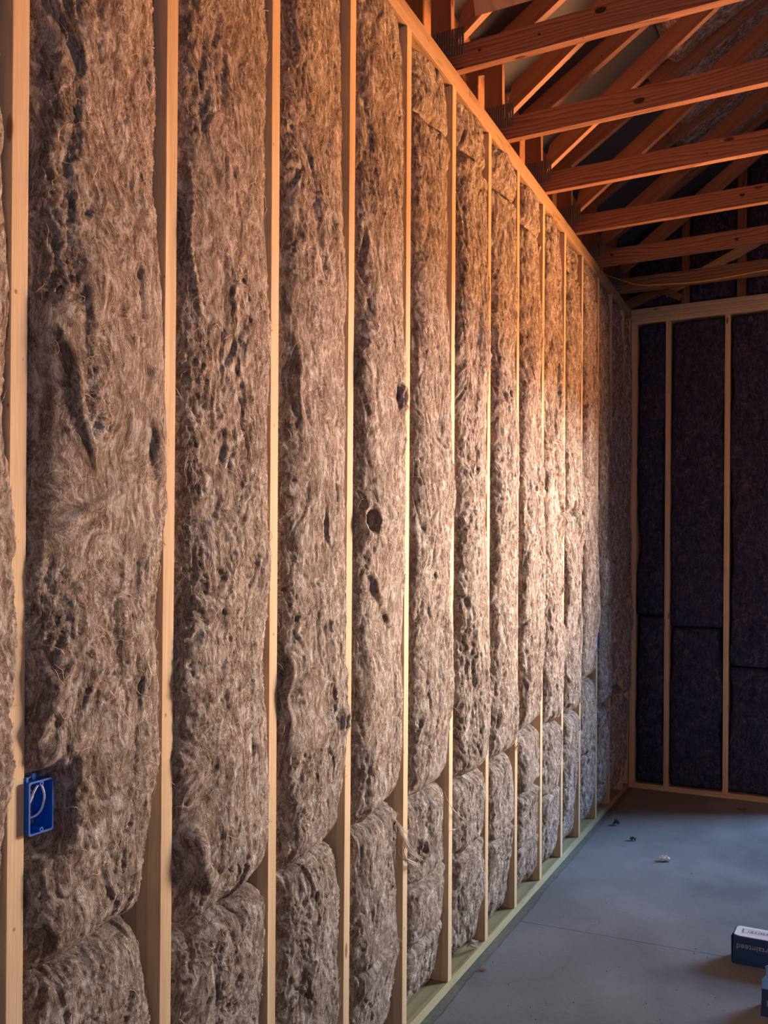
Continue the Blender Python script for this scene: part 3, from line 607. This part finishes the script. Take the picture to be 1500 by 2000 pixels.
V = [(bx0-.004, by0+.004, .004), (bx0-.002, by0+.05, .004), (bx0-.001, by0+.05, .108), (bx0-.006, by0+.006, .112)]; V += [(x+.0025, y, z) for x, y, z in V]
mesh_obj('end_flap', V, [(0, 1, 2, 3), (7, 6, 5, 4), (0, 4, 5, 1), (1, 5, 6, 2), (2, 6, 7, 3), (3, 7, 4, 0)], M['card_blue'], e)
# label on the top: outlined strip with a row of small marks
zt = bh_+.0032
def flat(name, pts, z, mat, par, th=.0004):
    V = [(x, y, z) for x, y in pts]+[(x, y, z+th) for x, y in pts]; m_ = len(pts)
    return mesh_obj(name, V, [tuple(range(m_))[::-1], tuple(range(m_, 2*m_))]+[(i, (i+1) % m_, m_+(i+1) % m_, m_+i) for i in range(m_)], mat, par)
lx0, lx1, ly0, ly1 = bx0+.036, bx0+.24, by0+.030, by0+.068
fw = .0022
FV = []; FF = []
for a, b, c_, d in ((lx0, ly0, lx1, ly0+fw), (lx0, ly1-fw, lx1, ly1), (lx0, ly0, lx0+fw*1.6, ly1), (lx1-fw, ly0, lx1, ly1)):
    o_ = len(FV); FV += [(a, b, zt), (c_, b, zt), (c_, d, zt), (a, d, zt)]; FF.append((o_, o_+1, o_+2, o_+3))
r_ = random.Random(3); x = lx0+.022
while x < lx1-.02:
    w_ = r_.choice((.003, .0045, .0025)); o_ = len(FV); FV += [(x, ly0+.011, zt), (x+w_, ly0+.011, zt), (x+w_, ly0+.026, zt), (x, ly0+.026, zt)]; FF.append((o_, o_+1, o_+2, o_+3)); x += w_+r_.choice((.0022, .003, .007))
mesh_obj('printed_label', FV, FF, M['ink_dark'], e)['label'] = 'dark outlined label strip'
# lettering stands upside down on the front face
mwt = Matrix.Translation(Vector((bx0+.166, by0-.0012, .084))) @ Matrix.Rotation(math.pi/2, 4, 'X') @ Matrix.Rotation(math.pi, 4, 'Z')
text_mesh('certainteed', .0315, M['ink_grey'], e, mwt)['label'] = 'grey upside-down lettering'
cx0, cy0 = 1.0845, 2.765
e2 = empty('carton', (cx0+.2, cy0+.05, 0)); tag(e2, 'navy carton with a torn light blue flap, cut by the right picture edge in front', 'cardboard box', 'navy cartons on the floor')
carton_body(cx0, cy0, .38, .098, .104, e2)
V = [(cx0+.004, cy0+.001, .100), (cx0+.12, cy0, .100), (cx0+.13, cy0+.05, .150), (cx0+.035, cy0+.060, .172), (cx0+.012, cy0+.045, .165), (cx0+.016, cy0+.03, .140), (cx0+.002, cy0+.02, .125)]
V += [(x, y+.003, z) for x, y, z in V]; m_ = 7
mesh_obj('torn_flap', V, [tuple(range(m_)), tuple(range(m_, 2*m_))[::-1]]+[((i+1) % m_, i, m_+i, m_+(i+1) % m_) for i in range(m_)], M['card_lightblue'], e2)['label'] = 'light blue torn flap'
text_mesh('d', .0315, M['ink_grey'], e2, Matrix.Translation(Vector((cx0+.0175+.017, cy0-.0014, .060))) @ Matrix.Rotation(math.pi/2, 4, 'X') @ Matrix.Rotation(math.pi, 4, 'Z'))['label'] = 'grey upside-down lettering'
# ================================================================== FLOOR DEBRIS
def scrap(name, u, v, sx, sy, sz, mat, seed, label, cat, group=None, rot=0.0):
    """crumpled sheet resting on the floor"""
    p = pt(u, v, 2, 0); rs = np.random.RandomState(seed); nn = 12; V = []
    for i in range(nn+1):
        for j in range(nn+1):
            a, b = i/nn*2-1, j/nn*2-1; edge = .75+.25*rs.rand() if max(abs(a), abs(b)) > .9 else 1
            h = abs(float(perlin(np.array([a*1.7+seed]), np.array([b*1.7]), seed)[0]))*1.4+.25*rs.rand()+.3*max(0, 1-a*a-b*b)
            V.append((a*sx*edge, b*sy*edge, .001+sz*h))
    m_ = nn+1; nV = len(V); V += [(x, y, z+.0015) for x, y, z in V]
    Fc = [(i*m_+j, i*m_+j+1, (i+1)*m_+j+1, (i+1)*m_+j) for i in range(nn) for j in range(nn)]
    Fc += [tuple(nV+x for x in f[::-1]) for f in Fc]
    for i in range(nn):
        for a, b in (((i+1)*m_, i*m_), (i*m_+nn, (i+1)*m_+nn), (i, i+1), (nn*m_+i+1, nn*m_+i)): Fc.append((a, b, nV+b, nV+a))
    o = mesh_obj(name, V, Fc, mat, None, False, Matrix.Translation(Vector((p[0], p[1], 0))) @ Matrix.Rotation(rot, 4, 'Z')); tag(o, label, cat, group); return o
scrap('paper_scrap', 1299, 1682, .034, .018, .026, M['paper'], 4, 'crumpled whitish paper scrap on the open concrete floor', 'scrap', rot=.3)
scrap('insulation_scrap', 1236, 1642, .018, .012, .018, M['rag'], 9, 'small brown scrap on the floor, middle of three towards the corner', 'scrap', rot=.2)
scrap('insulation_scrap', 1204, 1612, .020, .014, .030, M['rag'], 14, 'small dark scrap on the floor nearest the left wall corner', 'scrap', rot=-.4)
scrap('insulation_scrap', 1448, 1583, .030, .012, .012, M['rag'], 19, 'flat reddish scrap in the shadow by the back wall', 'scrap')
scrap('wood_chip', 942, 1896, .016, .0045, .005, M['chip'], 22, 'tan wood chip on the floor beside the sole plate', 'wood chip', rot=.35)
rs = np.random.RandomState(5); FV = []; FF = []
spots = [(927, 1951), (935, 1956), (992, 1965), (1000, 1952), (1036, 1968), (1046, 1991), (960, 1920), (1185, 1897), (1240, 1893), (1262, 1960), (1396, 1962), (1384, 1962), (1397, 1949), (1120, 1958), (1162, 1806), (1186, 1752), (1340, 1790), (1055, 1862), (1100, 1890), (1410, 1745), (1290, 1730), (1350, 1706)]
spots += [(rs.uniform(950, 1480), rs.uniform(1720, 1995)) for _ in range(26)]
for u, v in spots:
    p = pt(u, v, 2, 0); r = rs.uniform(.0012, .0032)
    if p[0] < .06: continue
    o_ = len(FV); FV += [(p[0]+r*math.cos(a)*rs.uniform(.7, 1.4), p[1]+r*math.sin(a)*rs.uniform(.7, 1.4), .0002) for a in np.linspace(0, 2*math.pi, 6, endpoint=False)]+[(p[0], p[1], r*.9)]
    FF += [(o_+i, o_+(i+1) % 6, o_+6) for i in range(6)]
cr = mesh_obj('dirt_crumbs', FV, FF, M['crumb']); tag(cr, 'tiny dark dirt crumbs strewn over the concrete floor', 'dirt', kind='stuff')
# loose wisps of glass wool caught on the studs and lying on the sole plate
def wisp(label, pts_list, r, n_hair, seed, mat='strand', spread=.012, cat='glass wool tuft'):
    rs = np.random.RandomState(seed); FV = []; FF = []; nb = 0
    for P_ in pts_list:
        P_ = np.array(P_, float)
        for h in range(n_hair):
            Q = P_+rs.normal(0, spread, P_.shape)*np.linspace(.3, 1, len(P_))[:, None]; Q[:, 2] = np.maximum(Q[:, 2], PLATE+.002)
            v_, f_ = tube_geo(smooth_path(Q, 10), r*rs.uniform(.5, 1.4), 4, True); FV.append(v_); FF += [tuple(x+nb for x in f) for f in f_]; nb += len(v_)
    o = mesh_obj('glass_wool_tuft', np.concatenate(FV), FF, M[mat], smooth=True); tag(o, label, cat, 'loose glass wool tufts'); return o
def pw(u, v, x=.012): q = pt(u, v, 0, x); return (x, q[1], q[2])
wisp('wispy tuft of fibres hanging over the lower part of the fifth stud in full view', [[pw(770, 1610, .01), pw(785, 1630, .03), pw(800, 1660, .03), pw(825, 1680, .012)], [pw(775, 1625, .02), pw(790, 1640, .04), pw(788, 1665, .03), pw(800, 1690, .015)], [pw(788, 1678, .02), pw(800, 1684, .035), pw(815, 1693, .012)], [pw(772, 1600, .01), pw(780, 1615, .03), pw(796, 1625, .02)]], .0008, 16, 1, spread=.007)
wisp('thin strand of fibre crossing the sixth stud', [[pw(868, 1545, .0), pw(880, 1575, .016), pw(905, 1600, .02), pw(912, 1608, .012)], [pw(878, 1622, .01), pw(893, 1618, .02)]], .0009, 3, 2, spread=.002)
wisp('ragged torn tuft around the hole in the ninth bay', [[pw(1068, 872, .02), pw(1078, 880, .05), pw(1086, 876, .04)], [pw(1062, 892, .02), pw(1075, 885, .045), pw(1083, 897, .03)], [pw(1072, 850, .02), pw(1080, 862, .05), pw(1092, 868, .03)]], .0009, 9, 3, spread=.008)
wisp('small pale tuft lying on the sole plate at the foot of the seventh stud', [[pw(912, 1850, -.02), pw(922, 1838, .0), pw(932, 1842, .0)], [pw(915, 1845, -.02), pw(926, 1848, .0), pw(935, 1850, .0)]], .0010, 14, 4, spread=.006)
wisp('tuft pushed out beside the eighth stud low on the wall', [[pw(1005, 1462, .0), pw(1016, 1452, .03), pw(1024, 1465, .02)]], .0010, 9, 8, spread=.007)
